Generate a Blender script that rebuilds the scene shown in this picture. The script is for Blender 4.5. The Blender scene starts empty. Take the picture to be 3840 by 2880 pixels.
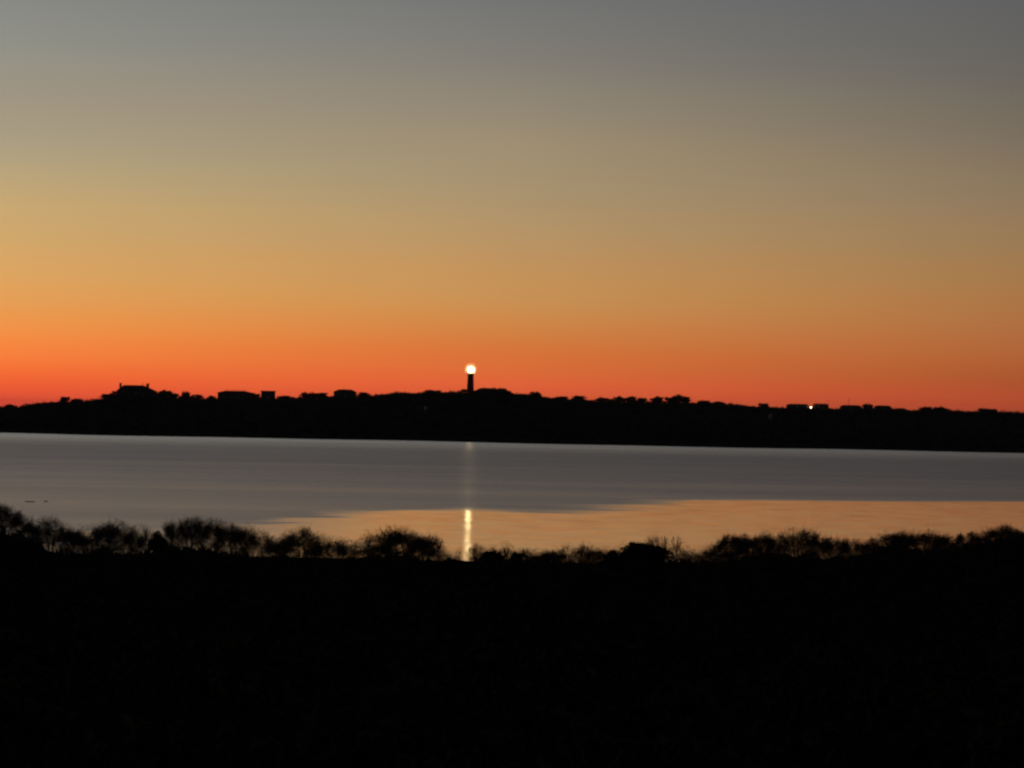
import bpy, bmesh, math, random
import numpy as np
from mathutils import Matrix, Vector

R = math.radians
random.seed(7)
sc = bpy.context.scene
COL = sc.collection

# ------------------------------------------------------------------ camera
EYE = 13.4
FPX = 15983.0                       # focal length in pixels of the 3840-wide photograph
HORIZON = 1562.0
PITCH = math.degrees(math.atan((HORIZON - 1440) / FPX))
ROLL = 1.09
RM = Matrix.Rotation(R(90 + PITCH), 3, 'X') @ Matrix.Rotation(R(ROLL), 3, 'Z')
cd = bpy.data.cameras.new('camera')
cam = bpy.data.objects.new('camera', cd)
COL.objects.link(cam)
cam.matrix_world = Matrix.Translation((0, 0, EYE)) @ RM.to_4x4()
cd.sensor_width = 36.0
cd.lens = FPX / 3840 * 36
cd.clip_start = 0.5
cd.clip_end = 60000
sc.camera = cam


def at(u, v, Y):
    """world point seen at photo pixel (u, v), at distance Y"""
    d = RM @ Vector(((u - 1920) / FPX, -(v - 1440) / FPX, -1.0))
    return Vector((0, 0, EYE)) + d * (Y / d.y)


def mpp(Y):
    return Y / FPX


# ------------------------------------------------------------------ helpers
def tag(o, label=None, cat=None, group=None, kind=None):
    if label: o['label'] = label
    if cat: o['category'] = cat
    if group: o['group'] = group
    if kind: o['kind'] = kind
    return o


def link(name, data, parent=None):
    o = bpy.data.objects.new(name, data)
    COL.objects.link(o)
    if parent is not None:
        o.parent = parent
    return o


def empty(name, loc):
    o = link(name, None)
    o.location = loc
    o.empty_display_size = 0.5
    return o


class MB:
    """collects polygons and builds them as ONE mesh"""
    def __init__(self):
        self.v, self.f = [], []

    def add(self, vs, fs):
        b = len(self.v)
        self.v += [tuple(p) for p in vs]
        self.f += [tuple(b + i for i in f) for f in fs]

    def box(self, x0, x1, y0, y1, z0, z1):
        self.add([(x0, y0, z0), (x1, y0, z0), (x1, y1, z0), (x0, y1, z0),
                  (x0, y0, z1), (x1, y0, z1), (x1, y1, z1), (x0, y1, z1)],
                 [(0, 3, 2, 1), (4, 5, 6, 7), (0, 1, 5, 4), (1, 2, 6, 5), (2, 3, 7, 6), (3, 0, 4, 7)])

    def frustum(self, a0, b0, a1, b1, z0, z1, cx=0, cy=0, cx1=None):
        """rectangular hip shape: half sizes a (x), b (y) below and above"""
        cx1 = cx if cx1 is None else cx1
        vs = [(cx + sx * a0, cy + sy * b0, z0) for sx, sy in ((-1, -1), (1, -1), (1, 1), (-1, 1))]
        vs += [(cx1 + sx * a1, cy + sy * b1, z1) for sx, sy in ((-1, -1), (1, -1), (1, 1), (-1, 1))]
        self.add(vs, [(0, 3, 2, 1), (4, 5, 6, 7), (0, 1, 5, 4), (1, 2, 6, 5), (2, 3, 7, 6), (3, 0, 4, 7)])

    def lathe(self, prof, n=24, cx=0, cy=0):
        vs, fs = [], []
        m = len(prof)
        for k in range(n):
            a = 2 * math.pi * k / n
            for r, z in prof:
                vs.append((cx + r * math.cos(a), cy + r * math.sin(a), z))
        for k in range(n):
            k2 = (k + 1) % n
            for i in range(m - 1):
                fs.append((k * m + i, k2 * m + i, k2 * m + i + 1, k * m + i + 1))
        fs.append(tuple(k * m + m - 1 for k in range(n)))
        fs.append(tuple(k * m for k in reversed(range(n))))
        self.add(vs, fs)

    def tube(self, p0, p1, r0, r1, n=5):
        p0, p1 = Vector(p0), Vector(p1)
        d = (p1 - p0)
        if d.length < 1e-6: return
        d.normalize()
        a = d.orthogonal().normalized()
        b = d.cross(a)
        vs = []
        for p, r in ((p0, r0), (p1, r1)):
            for k in range(n):
                t = 2 * math.pi * k / n
                vs.append(p + (a * math.cos(t) + b * math.sin(t)) * r)
        fs = [(k, (k + 1) % n, n + (k + 1) % n, n + k) for k in range(n)]
        fs += [tuple(range(n, 2 * n)), tuple(reversed(range(n)))]
        self.add(vs, fs)

    def quad(self, c, a, b):
        self.add([c - a - b, c + a - b, c + a + b, c - a + b], [(0, 1, 2, 3)])

    def mesh(self, name, mat, smooth=False):
        me = bpy.data.meshes.new(name)
        me.from_pydata(self.v, [], self.f)
        me.materials.append(mat)
        if smooth:
            me.polygons.foreach_set('use_smooth', [True] * len(me.polygons))
        me.update()
        return me

    def build(self, name, mat, parent=None, smooth=False):
        return link(name, self.mesh(name, mat, smooth), parent)


def quads_mesh(name, C, A, B, mat):
    """numpy arrays of quad centres and half axes -> one mesh"""
    n = len(C)
    V = np.stack([C - A - B, C + A - B * 0.55, C + A + B * 0.55, C - A + B], axis=1).reshape(-1, 3)
    me = bpy.data.meshes.new(name)
    me.vertices.add(n * 4)
    me.vertices.foreach_set('co', V.astype(np.float32).ravel())
    me.loops.add(n * 4)
    me.loops.foreach_set('vertex_index', np.arange(n * 4, dtype=np.int32))
    me.polygons.add(n)
    me.polygons.foreach_set('loop_start', np.arange(0, n * 4, 4, dtype=np.int32))
    me.materials.append(mat)
    me.update(calc_edges=True)
    me.validate()
    return me


# ------------------------------------------------------------------ materials
def new_mat(name):
    m = bpy.data.materials.new(name)
    m.use_nodes = True
    return m, m.node_tree, m.node_tree.nodes['Principled BSDF']


def noise_mat(name, c0, c1, scale, rough=0.9, detail=4, coord='Object', spec=0.0):
    m, nt, p = new_mat(name)
    tc = nt.nodes.new('ShaderNodeTexCoord')
    n = nt.nodes.new('ShaderNodeTexNoise')
    n.inputs['Scale'].default_value = scale
    n.inputs['Detail'].default_value = detail
    cr = nt.nodes.new('ShaderNodeValToRGB')
    cr.color_ramp.elements[0].position = 0.35
    cr.color_ramp.elements[1].position = 0.68
    cr.color_ramp.elements[0].color = (*c0, 1)
    cr.color_ramp.elements[1].color = (*c1, 1)
    nt.links.new(tc.outputs[coord], n.inputs['Vector'])
    nt.links.new(n.outputs['Fac'], cr.inputs['Fac'])
    nt.links.new(cr.outputs['Color'], p.inputs['Base Color'])
    p.inputs['Roughness'].default_value = rough
    p.inputs['Specular IOR Level'].default_value = spec
    return m


def emit_mat(name, color, strength):
    m, nt, p = new_mat(name)
    p.inputs['Base Color'].default_value = (0.6, 0.6, 0.55, 1)
    p.inputs['Emission Color'].default_value = (*color, 1)
    p.inputs['Emission Strength'].default_value = strength
    return m


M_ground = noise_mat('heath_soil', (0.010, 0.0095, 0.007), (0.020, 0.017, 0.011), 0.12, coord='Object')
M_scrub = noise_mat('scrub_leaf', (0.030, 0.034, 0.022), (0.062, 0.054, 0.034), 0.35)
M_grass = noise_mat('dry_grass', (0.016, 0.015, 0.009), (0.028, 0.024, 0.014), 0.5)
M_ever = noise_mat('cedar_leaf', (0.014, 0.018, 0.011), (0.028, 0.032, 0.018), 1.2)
M_ridge = noise_mat('oak_leaf', (0.060, 0.062, 0.045), (0.105, 0.100, 0.075), 0.8)
M_twig = noise_mat('bare_twig', (0.06, 0.042, 0.030), (0.11, 0.08, 0.058), 1.5)
M_bark = noise_mat('bark', (0.030, 0.025, 0.020), (0.060, 0.048, 0.038), 3.0)
M_brick = noise_mat('red_brick', (0.16, 0.055, 0.035), (0.24, 0.085, 0.055), 1.3)
M_iron = noise_mat('black_iron', (0.015, 0.015, 0.016), (0.03, 0.03, 0.032), 4, rough=0.5, spec=0.4)
M_shingle = noise_mat('cedar_shingle', (0.10, 0.09, 0.078), (0.17, 0.155, 0.135), 1.1)
M_white = noise_mat('white_clapboard', (0.62, 0.61, 0.58), (0.74, 0.73, 0.70), 0.9)
M_roof = noise_mat('asphalt_roof', (0.028, 0.027, 0.026), (0.055, 0.052, 0.05), 2.2)
M_trim = noise_mat('white_trim', (0.55, 0.55, 0.53), (0.66, 0.66, 0.64), 2.0)
M_rock = noise_mat('wet_rock', (0.12, 0.115, 0.11), (0.2, 0.19, 0.18), 2.0, rough=0.6)
m, nt, p = new_mat('window_glass')
p.inputs['Base Color'].default_value = (0.01, 0.012, 0.015, 1)
p.inputs['Roughness'].default_value = 0.08
M_glass = m
M_lens = emit_mat('lighthouse_lens', (1.0, 0.74, 0.34), 52.0)
M_lamp = emit_mat('yard_lamp_globe', (1.0, 0.80, 0.50), 9.0)
M_litwin = emit_mat('dim_lit_window', (1.0, 0.85, 0.65), 0.015)


# water: smooth in the lee near the viewer, wind-ruffled farther out
def make_water_mat():
    m, nt, p = new_mat('pond_water')
    N, L = nt.nodes, nt.links
    geo = N.new('ShaderNodeNewGeometry')
    sep = N.new('ShaderNodeSeparateXYZ')
    L.new(geo.outputs['Position'], sep.inputs[0])

    def math_(op, a, b=None, c=None, clamp=False):
        n = N.new('ShaderNodeMath'); n.operation = op; n.use_clamp = clamp
        for i, x in enumerate((a, b, c)):
            if x is None: continue
            if isinstance(x, (int, float)): n.inputs[i].default_value = x
            else: L.new(x, n.inputs[i])
        return n.outputs[0]

    def mapr(x, a, b, c, d, smooth=False):
        n = N.new('ShaderNodeMapRange')
        n.interpolation_type = 'SMOOTHSTEP' if smooth else 'LINEAR'
        L.new(x, n.inputs['Value'])
        for k, val in zip(('From Min', 'From Max', 'To Min', 'To Max'), (a, b, c, d)):
            n.inputs[k].default_value = val
        return n.outputs['Result']

    def noise(sx, sy, scale, detail=3, off=0.0):
        cmb = N.new('ShaderNodeCombineXYZ')
        L.new(math_('MULTIPLY', sep.outputs['X'], sx), cmb.inputs[0])
        L.new(math_('MULTIPLY', sep.outputs['Y'], sy), cmb.inputs[1])
        cmb.inputs[2].default_value = off
        n = N.new('ShaderNodeTexNoise')
        n.inputs['Scale'].default_value = scale
        n.inputs['Detail'].default_value = detail
        L.new(cmb.outputs[0], n.inputs['Vector'])
        return n.outputs['Fac']

    # edge of the calm lee water: distance Y as a function of X
    pts = []
    for u, v in [(500, 2000), (700, 1990), (960, 1966), (1200, 1932), (1500, 1910), (1740, 1905), (1920, 1912), (2040, 1916), (2180, 1908),
                 (2350, 1888), (2600, 1873), (2880, 1873), (3400, 1878), (3840, 1880)]:
        d = RM @ Vector(((u - 1920) / FPX, -(v - 1440) / FPX, -1.0))
        t_ = -EYE / d.z
        pts.append((d.x * t_, d.y * t_))
    pts = [(-200, 330), (-70, 345)] + pts + [(200, pts[-1][1] + 40)]
    x0, x1 = -200.0, 200.0
    ramp = N.new('ShaderNodeValToRGB')
    ramp.color_ramp.interpolation = 'LINEAR'
    el = ramp.color_ramp.elements
    while len(el) > 1: el.remove(el[-1])
    for i, (x, y) in enumerate(pts):
        e = el[0] if i == 0 else el.new((x - x0) / (x1 - x0))
        e.position = (x - x0) / (x1 - x0)
        g = y / 1000
        e.color = (g, g, g, 1)
    L.new(mapr(sep.outputs['X'], x0, x1, 0, 1), ramp.inputs['Fac'])
    sepc = N.new('ShaderNodeSeparateColor')
    L.new(ramp.outputs['Color'], sepc.inputs[0])
    Yb = math_('MULTIPLY', sepc.outputs[0], 1000.0)
    n1 = noise(1 / 34, 1 / 17, 1.0, 3)
    n2 = noise(1 / 75, 1 / 30, 1.0, 3, 5.0)
    # streakier on the left, where the breeze tails off
    bump_ = math_('MULTIPLY', mapr(sep.outputs['X'], -3, 8, 0, 1, True), mapr(sep.outputs['X'], 20, 33, 300, 0, True))
    amp = math_('ADD', mapr(sep.outputs['X'], -42, -4, 640, 24, True), bump_)
    soft = math_('ADD', mapr(sep.outputs['X'], -45, 25, 34, 17), math_('MULTIPLY', bump_, 0.13))
    edge = math_('ADD', Yb, math_('MULTIPLY', math_('SUBTRACT', math_('ADD', math_('ADD', math_('MULTIPLY', n1, 0.5), math_('MULTIPLY', n2, 0.28)), math_('MULTIPLY', noise(1 / 30, 1 / 8, 1.0, 2, 13.0), 0.22)), 0.5), amp))
    d = math_('DIVIDE', math_('SUBTRACT', edge, sep.outputs['Y']), soft)
    calm = math_('MULTIPLY', mapr(d, -0.6, 1.0, 0, 1, True), mapr(sep.outputs['X'], -38, -12, 0.4, 1.0, True))
    # ruffled roughness varies in broad wind lanes
    n3 = noise(1 / 160, 1 / 60, 1.0, 4, 9.0)
    n4 = noise(1 / 4, 1 / 9, 1.0, 3, 2.0)
    ruff = math_('ADD', mapr(sep.outputs['Y'], 480, 1300, 0.235, 0.295, True), math_('MULTIPLY', math_('SUBTRACT', n3, 0.5), 0.10))
    lee = mapr(sep.outputs['Y'], 1480, 2080, 0, -0.15, True)
    ruff = math_('ADD', ruff, lee)
    smooth = math_('ADD', 0.088, math_('MULTIPLY', math_('SUBTRACT', n4, 0.5), 0.06))
    mixn = N.new('ShaderNodeMix')
    L.new(calm, mixn.inputs['Factor'])
    L.new(ruff, mixn.inputs['A'])
    L.new(smooth, mixn.inputs['B'])
    L.new(mixn.outputs['Result'], p.inputs['Roughness'])
    p.inputs['Base Color'].default_value = (0.006, 0.008, 0.009, 1)
    p.inputs['IOR'].default_value = 1.333
    p.distribution = 'MULTI_GGX'
    # ripples as small tilts of the surface; far waves show the viewer their near faces
    nx_ = math_('MULTIPLY', math_('SUBTRACT', noise(1 / 1.1, 1 / 16, 1.0, 2, 4.0), 0.5), 0.045)
    ny_ = math_('MULTIPLY', math_('SUBTRACT', noise(1 / 6, 1 / 20, 1.0, 3, 7.0), 0.5), 0.016)
    lean = mapr(sep.outputs['Y'], 1480, 2080, 0, -0.042, True)
    cn = N.new('ShaderNodeCombineXYZ')
    L.new(nx_, cn.inputs[0]); L.new(math_('ADD', ny_, lean), cn.inputs[1]); cn.inputs[2].default_value = 1.0
    nn = N.new('ShaderNodeVectorMath'); nn.operation = 'NORMALIZE'
    L.new(cn.outputs[0], nn.inputs[0])
    L.new(nn.outputs[0], p.inputs['Normal'])
    return m


M_water = make_water_mat()

# ------------------------------------------------------------------ sky (twilight, sun just set left of the frame)
LENS_R = 1.9
HAZE = 1.6e-5
SUN_EL, SUN_AZ = -4.0, -16.0          # degrees; azimuth measured from +Y towards +X


def lin(c):
    return tuple((x / 255 / 12.92) if x <= 10 else (((x / 255) + 0.055) / 1.055) ** 2.4 for x in c)


def make_world():
    w = bpy.data.worlds.new('World')
    sc.world = w
    w.use_nodes = True
    nt = w.node_tree
    N, L = nt.nodes, nt.links
    bg = N['Background']
    tc = N.new('ShaderNodeTexCoord')
    nrm = N.new('ShaderNodeVectorMath'); nrm.operation = 'NORMALIZE'
    L.new(tc.outputs['Generated'], nrm.inputs[0])
    sep = N.new('ShaderNodeSeparateXYZ')
    L.new(nrm.outputs[0], sep.inputs[0])

    def math_(op, a, b=None, clamp=False):
        n = N.new('ShaderNodeMath'); n.operation = op; n.use_clamp = clamp
        for i, x in enumerate((a, b)):
            if x is None: continue
            if isinstance(x, (int, float)): n.inputs[i].default_value = x
            else: L.new(x, n.inputs[i])
        return n.outputs[0]

    def mapr(x, a, b, c, d, smooth=False):
        n = N.new('ShaderNodeMapRange')
        n.interpolation_type = 'SMOOTHSTEP' if smooth else 'LINEAR'
        L.new(x, n.inputs['Value'])
        for k, val in zip(('From Min', 'From Max', 'To Min', 'To Max'), (a, b, c, d)):
            n.inputs[k].default_value = val
        return n.outputs['Result']

    el = math_('MULTIPLY', math_('ARCSINE', sep.outputs['Z']), 180 / math.pi)
    az = math_('MULTIPLY', math_('ARCTAN2', sep.outputs['X'], sep.outputs['Y']), 180 / math.pi)
    # thin veils of high haze: the faintest unevenness of the glow
    cmb = N.new('ShaderNodeCombineXYZ')
    L.new(math_('MULTIPLY', az, 0.11), cmb.inputs[0])
    L.new(math_('MULTIPLY', el, 0.55), cmb.inputs[1])
    nz = N.new('ShaderNodeTexNoise')
    nz.inputs['Scale'].default_value = 1.0
    nz.inputs['Detail'].default_value = 6
    L.new(cmb.outputs[0], nz.inputs['Vector'])
    elw = math_('ADD', el, math_('MULTIPLY', math_('SUBTRACT', nz.outputs['Fac'], 0.5), 0.22))
    t = mapr(elw, -1, 20, 0, 1)

    def ramp(stops):
        r = N.new('ShaderNodeValToRGB')
        r.color_ramp.interpolation = 'CARDINAL'
        e = r.color_ramp.elements
        while len(e) > 1: e.remove(e[-1])
        for i, (deg, c) in enumerate(sorted(stops)):
            q = (deg + 1) / 21
            s = e[0] if i == 0 else e.new(q)
            s.position = q
            s.color = (*lin(c), 1)
        L.new(t, r.inputs['Fac'])
        return r.outputs['Color']

    def prof(rows, dy):
        return [((HORIZON - (y + dy)) / 278.96, c) for y, c in rows]

    left = ramp(prof(SKY_LEFT, 36.5) + SKY_HIGH_L)
    mid = ramp(prof(SKY_MID, 0) + SKY_HIGH)
    right = ramp(prof(SKY_RIGHT, -36.5) + SKY_HIGH_R)

    def mix(f, a, b):
        n = N.new('ShaderNodeMix'); n.data_type = 'RGBA'
        if isinstance(f, float): n.inputs['Factor'].default_value = f
        else: L.new(f, n.inputs['Factor'])
        L.new(a, n.inputs['A']); L.new(b, n.inputs['B'])
        return n.outputs['Result']

    low = mix(mapr(az, -6.85, 0, 0, 1), left, mid)
    low = mix(mapr(az, 0, 6.85, 0, 1), low, right)
    # away from the sunset the glow along the horizon dies out
    away = math_('ABSOLUTE', math_('SUBTRACT', az, SUN_AZ))
    fall = mapr(away, 23, 110, 1, 0.06, True)
    sca = N.new('ShaderNodeVectorMath'); sca.operation = 'SCALE'
    L.new(low, sca.inputs[0]); L.new(fall, sca.inputs['Scale'])
    sky = N.new('ShaderNodeTexSky')
    sky.sky_type = 'NISHITA'
    sky.sun_disc = False
    sky.sun_elevation = R(SUN_EL)
    sky.sun_rotation = R(SUN_AZ)
    sky.air_density = 1.0
    sky.dust_density = 1.0
    k = N.new('ShaderNodeVectorMath'); k.operation = 'SCALE'
    k.inputs['Scale'].default_value = NISHITA_K
    L.new(sky.outputs[0], k.inputs[0])
    final = mix(mapr(el, 7, 17, 0, 1, True), sca.outputs[0], k.outputs[0])
    L.new(final, bg.inputs['Color'])
    bg.inputs['Strength'].default_value = 1.0


NISHITA_K = 1.5
SKY_LEFT = [(0, (136, 137, 133)), (200, (148, 146, 135)), (400, (163, 151, 131)), (560, (174, 160, 130)), (750, (198, 168, 118)),
            (900, (211, 168, 108)), (1050, (225, 165, 96)), (1150, (236, 158, 84)), (1250, (249, 145, 70)), (1350, (255, 125, 60)),
            (1420, (253, 105, 54)), (1500, (250, 88, 58)), (1600, (235, 80, 55))]
SKY_MID = [(0, (115, 116, 115)), (300, (137, 130, 118)), (500, (156, 141, 116)), (770, (174, 148, 110)), (950, (191, 148, 98)),
           (1150, (205, 144, 82)), (1300, (217, 122, 62)), (1400, (226, 110, 58)), (1460, (231, 99, 58)), (1560, (215, 88, 55))]
SKY_RIGHT = [(0, (96, 96, 97)), (350, (110, 104, 95)), (600, (130, 115, 95)), (800, (147, 122, 92)), (950, (158, 123, 83)),
             (1100, (171, 120, 72)), (1250, (178, 110, 64)), (1350, (179, 100, 55)), (1430, (176, 88, 48)), (1500, (184, 80, 48)), (1600, (170, 72, 46))]
SKY_HIGH_L = [(7.5, (124, 127, 131)), (12, (110, 113, 122)), (20, (84, 90, 101))]
SKY_HIGH = [(7.5, (108, 109, 113)), (12, (98, 100, 110)), (20, (78, 84, 95))]
SKY_HIGH_R = [(7.5, (93, 93, 97)), (12, (86, 88, 97)), (20, (72, 78, 88))]
make_world()

# the sun itself: four degrees under the horizon, so the ground hides it
sl = bpy.data.lights.new('sun', 'SUN')
sl.energy = 2.0
sl.angle = R(0.5)
sl.color = (1.0, 0.62, 0.35)
sun = link('sun', sl)
az, e = R(SUN_AZ), R(SUN_EL)
dirv = Vector((math.sin(az) * math.cos(e), math.cos(az) * math.cos(e), math.sin(e)))
sun.rotation_euler = dirv.to_track_quat('Z', 'Y').to_euler()
sun.location = (-40, 100, 60)

# ------------------------------------------------------------------ ground
CREST_Y = 3000.0
CREST = [(0, 1523), (100, 1521), (187, 1504), (312, 1500), (386, 1496), (434, 1480), (470, 1474), (600, 1478), (660, 1484), (760, 1490),
         (810, 1492), (960, 1488), (1090, 1489), (1127, 1485), (1242, 1482), (1394, 1481), (1437, 1475), (1502, 1470), (1568, 1469),
         (1672, 1466), (1741, 1464), (1778, 1456), (1806, 1451), (1889, 1453), (1925, 1472), (1985, 1479), (2028, 1481), (2076, 1491),
         (2198, 1498), (2240, 1503), (2302, 1500), (2436, 1504), (2600, 1505), (2723, 1511), (2788, 1517), (2893, 1523), (3028, 1524),
         (3130, 1528), (3266, 1526), (3344, 1530), (3440, 1537), (3548, 1536), (3661, 1539), (3840, 1544)]
cp = [at(u, v, CREST_Y) for u, v in CREST]
CX = np.array([p_.x for p_ in cp])
CZ = np.array([p_.z for p_ in cp]) - 1.7
CX = np.concatenate([[-1500, -700], CX, [700, 1500]])
CZ = np.concatenate([[6, 8], CZ, [19, 10]])

BANK_Y = 306.0                      # the brow above the near shore
SOLID = [(-400, 1950), (0, 1990), (60, 2015), (150, 2080), (480, 2085), (600, 2065), (720, 2060), (860, 2088), (1050, 2100), (1240, 2112),
         (1340, 2095), (1480, 2085), (1600, 2112), (1741, 2128), (1800, 2115), (1920, 2122), (2040, 2130), (2130, 2115), (2250, 2112),
         (2400, 2090), (2600, 2112), (2680, 2112), (2780, 2098), (2880, 2075), (3000, 2082), (3140, 2102), (3200, 2098), (3280, 2082),
         (3360, 2050), (3480, 2072), (3560, 2060), (3700, 2040), (3840, 2015), (4200, 1990)]
bp = [at(u, v, BANK_Y) for u, v in SOLID]
BX = np.array([p_.x for p_ in bp])
BZ = np.array([p_.z for p_ in bp]) - 0.95


def sstep(a, b, x):
    t = np.clip((x - a) / (b - a), 0, 1)
    return t * t * (3 - 2 * t)


_rs = np.random.RandomState(3)
_W = [(_rs.uniform(-1, 1, 2) / s, _rs.uniform(0, 6.28), a) for s, a in
      [(90, .5), (60, .4), (35, .3), (22, .22), (14, .14), (9, .08), (150, .7), (260, 1.0)] for _ in range(2)]


def rough_z(x, y):
    z = 0
    for k, ph, a in _W:
        z = z + a * np.sin(6.28 * (k[0] * x + k[1] * y) + ph)
    return z


def shore_shift(x):
    return np.clip(92 + 0.14 * x, 50, 140) + 22 * np.sin(x / 41.0) + 14 * np.sin(x / 17.0 + 1.0)


def height(x, y):
    x = np.asarray(x, float); y = np.asarray(y, float)
    # near side: from the house down to the brow, then the bank, then under the water
    zb = np.interp(x, BX, BZ)
    near = 8.8 + (zb - 8.8) * np.clip(y, -400, BANK_Y) / BANK_Y
    n = rough_z(x * 2.2, y * 2.2)
    near = near + 0.14 * n * sstep(20, 100, y) * (1 - sstep(250, 300, y))
    bank = zb + (0.35 - zb) * sstep(BANK_Y, 375, y)
    near = np.where(y > BANK_Y, bank, near)
    near = near - 3.4 * sstep(383, 410, y)
    # far side: up from the shore to the crest
    y0 = y
    y = y + np.where(y > 1000, shore_shift(x) * (1 - sstep(2200, 2850, y)), 0)
    zc = np.interp(x, CX, CZ)
    s = np.clip((y - 2250) / (CREST_Y - 2250), 0, 1)
    far = zc * (0.9 * s ** 0.8 + 0.1 * s) + 0.5 * rough_z(x, y) * sstep(2260, 2400, y) * (1 - sstep(2800, 2960, y))
    far = np.where(y > CREST_Y, zc + (-4 - zc) * sstep(CREST_Y + 20, 3700, y), far)
    far = np.where(y < 2250, -3.0 * np.clip((2250 - y) / 40, 0, 1), far)
    return np.where(y0 < 1000, near, far)


def hz(x, y):
    return float(height(x, y))


def axis(parts):
    out = []
    for a, b, st in parts:
        out += list(np.arange(a, b, st))
    out.append(parts[-1][1])
    return np.array(out)


gx = axis([(-20000, -2000, 3000), (-2000, -480, 95), (-480, -100, 5), (-100, 100, 2.5), (100, 480, 5), (480, 2000, 95), (2000, 20000, 3000)])
gy = axis([(-20000, -2000, 3000), (-2000, 0, 100), (0, 60, 6), (60, 520, 4), (520, 2050, 110), (2050, 2250, 8), (2250, 3060, 15), (3060, 4000, 60), (4000, 30000, 2600)])
GX, GY = np.meshgrid(gx, gy)
GZ = height(GX, GY)
GZ[GY < -100] = 8.5
nx, ny = len(gx), len(gy)
me = bpy.data.meshes.new('ground')
vs = np.stack([GX, GY, GZ], -1).reshape(-1, 3)
ii = np.arange(nx * ny).reshape(ny, nx)
fs = np.stack([ii[:-1, :-1], ii[:-1, 1:], ii[1:, 1:], ii[1:, :-1]], -1).reshape(-1, 4)
me.from_pydata(vs.tolist(), [], fs.tolist())
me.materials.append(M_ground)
me.polygons.foreach_set('use_smooth', [True] * len(me.polygons))
ground = link('ground', me)
tag(ground, kind='structure')

wb = MB()
wb.add([(-20000, 350, 0), (20000, 350, 0), (20000, 30000, 0), (-20000, 30000, 0)], [(0, 1, 2, 3)])
water = wb.build('water', M_water)
tag(water, kind='structure')

# ------------------------------------------------------------------ ground cover
rng = np.random.RandomState(11)


def unit(n, up=0.0):
    v = rng.normal(size=(n, 3))
    v[:, 2] += up
    return v / np.linalg.norm(v, axis=1, keepdims=True)


def clumps(P, H, W, per, leaf, up=0.6):
    """per leaf quads for each clump at P, height H, half width W"""
    n = len(P)
    idx = np.repeat(np.arange(n), per)
    m = len(idx)
    d = unit(m)
    d[:, 2] = np.abs(d[:, 2])
    r = rng.uniform(0.25, 1.0, (m, 1)) ** 0.5
    C = P[idx] + d * r * np.stack([W[idx], W[idx], H[idx]], -1)
    a = unit(m, up)
    b = np.cross(a, unit(m))
    b /= np.linalg.norm(b, axis=1, keepdims=True) + 1e-9
    s = leaf[idx] * rng.uniform(0.6, 1.3, m)
    return C, a * s[:, None], b * (s * 0.45)[:, None]


# low scrub over the dark field and along the brow of the bank
n = 5200
yy = 48 + (316 - 48) * rng.uniform(0, 1, n) ** 0.75
xx = rng.uniform(-1, 1, n) * (0.15 * yy + 12)
n2 = 2600
y2 = rng.uniform(290, 318, n2)
x2 = rng.uniform(-54, 54, n2)
xx, yy = np.concatenate([xx, x2]), np.concatenate([yy, y2])
P = np.stack([xx, yy, height(xx, yy) - 0.05], -1)
H = rng.uniform(0.35, 0.95, len(P)); W = rng.uniform(0.4, 1.0, len(P))
H[n:] = rng.uniform(0.5, 1.15, n2)
gap = np.abs(xx - at(1746, 2100, 306).x) < 0.8
H[gap & (yy > 280)] *= 0.55
C, A, B = clumps(P, H, W, 26, 0.11 + 0.0004 * yy)
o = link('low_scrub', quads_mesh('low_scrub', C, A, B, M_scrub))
tag(o, 'dark low scrub covering the whole near field and the brow above the pond', 'scrub', kind='stuff')

# rough grass between the scrub
n = 16000
yy = 36 + (310 - 36) * rng.uniform(0, 1, n) ** 0.8
xx = rng.uniform(-1, 1, n) * (0.15 * yy + 12)
C = np.stack([xx, yy, height(xx, yy) + 0.16], -1)
a = unit(n, 2.2); b = np.cross(a, unit(n)); b /= np.linalg.norm(b, axis=1, keepdims=True)
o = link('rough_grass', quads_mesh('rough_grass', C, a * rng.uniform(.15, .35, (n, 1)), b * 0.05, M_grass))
tag(o, 'dry unmown grass standing between the scrub of the near field', 'grass', kind='stuff')

# scrub wood over the far ridge
n = 5200
yy = np.concatenate([rng.uniform(2170, 2990, n), rng.uniform(2970, 3035, 3600), rng.uniform(2253, 2278, 1200)])
xx = rng.uniform(-470, 470, len(yy))
yy[n + 3600:] -= shore_shift(xx[n + 3600:])
P = np.stack([xx, yy, height(xx, yy) - 0.2], -1)
H = rng.uniform(1.0, 3.2, len(P)); W = rng.uniform(1.6, 4.0, len(P))
cr = slice(n, n + 3600)
H[cr] = rng.uniform(0.8, 2.3, 3600) * (0.75 + 0.5 * (np.sin(xx[cr] * 0.21) * np.sin(xx[cr] * 0.083 + 1) > 0.1))
W[cr] = rng.uniform(1.0, 2.4, 3600)
H[n + 3600:] = rng.uniform(0.6, 1.8, 1200)
keep = (P[:, 2] > -0.15) & ~((np.abs(xx - at(1764, 1458, 3000).x) < 6) & (yy > 2975))
C, A, B = clumps(P[keep], H[keep], W[keep], 18, np.full(len(P), 0.5)[keep])
o = link('ridge_scrub', quads_mesh('ridge_scrub', C, A, B, M_ridge))
tag(o, 'black mass of low woodland scrub covering the ridge across the pond', 'scrub', kind='stuff')


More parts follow.
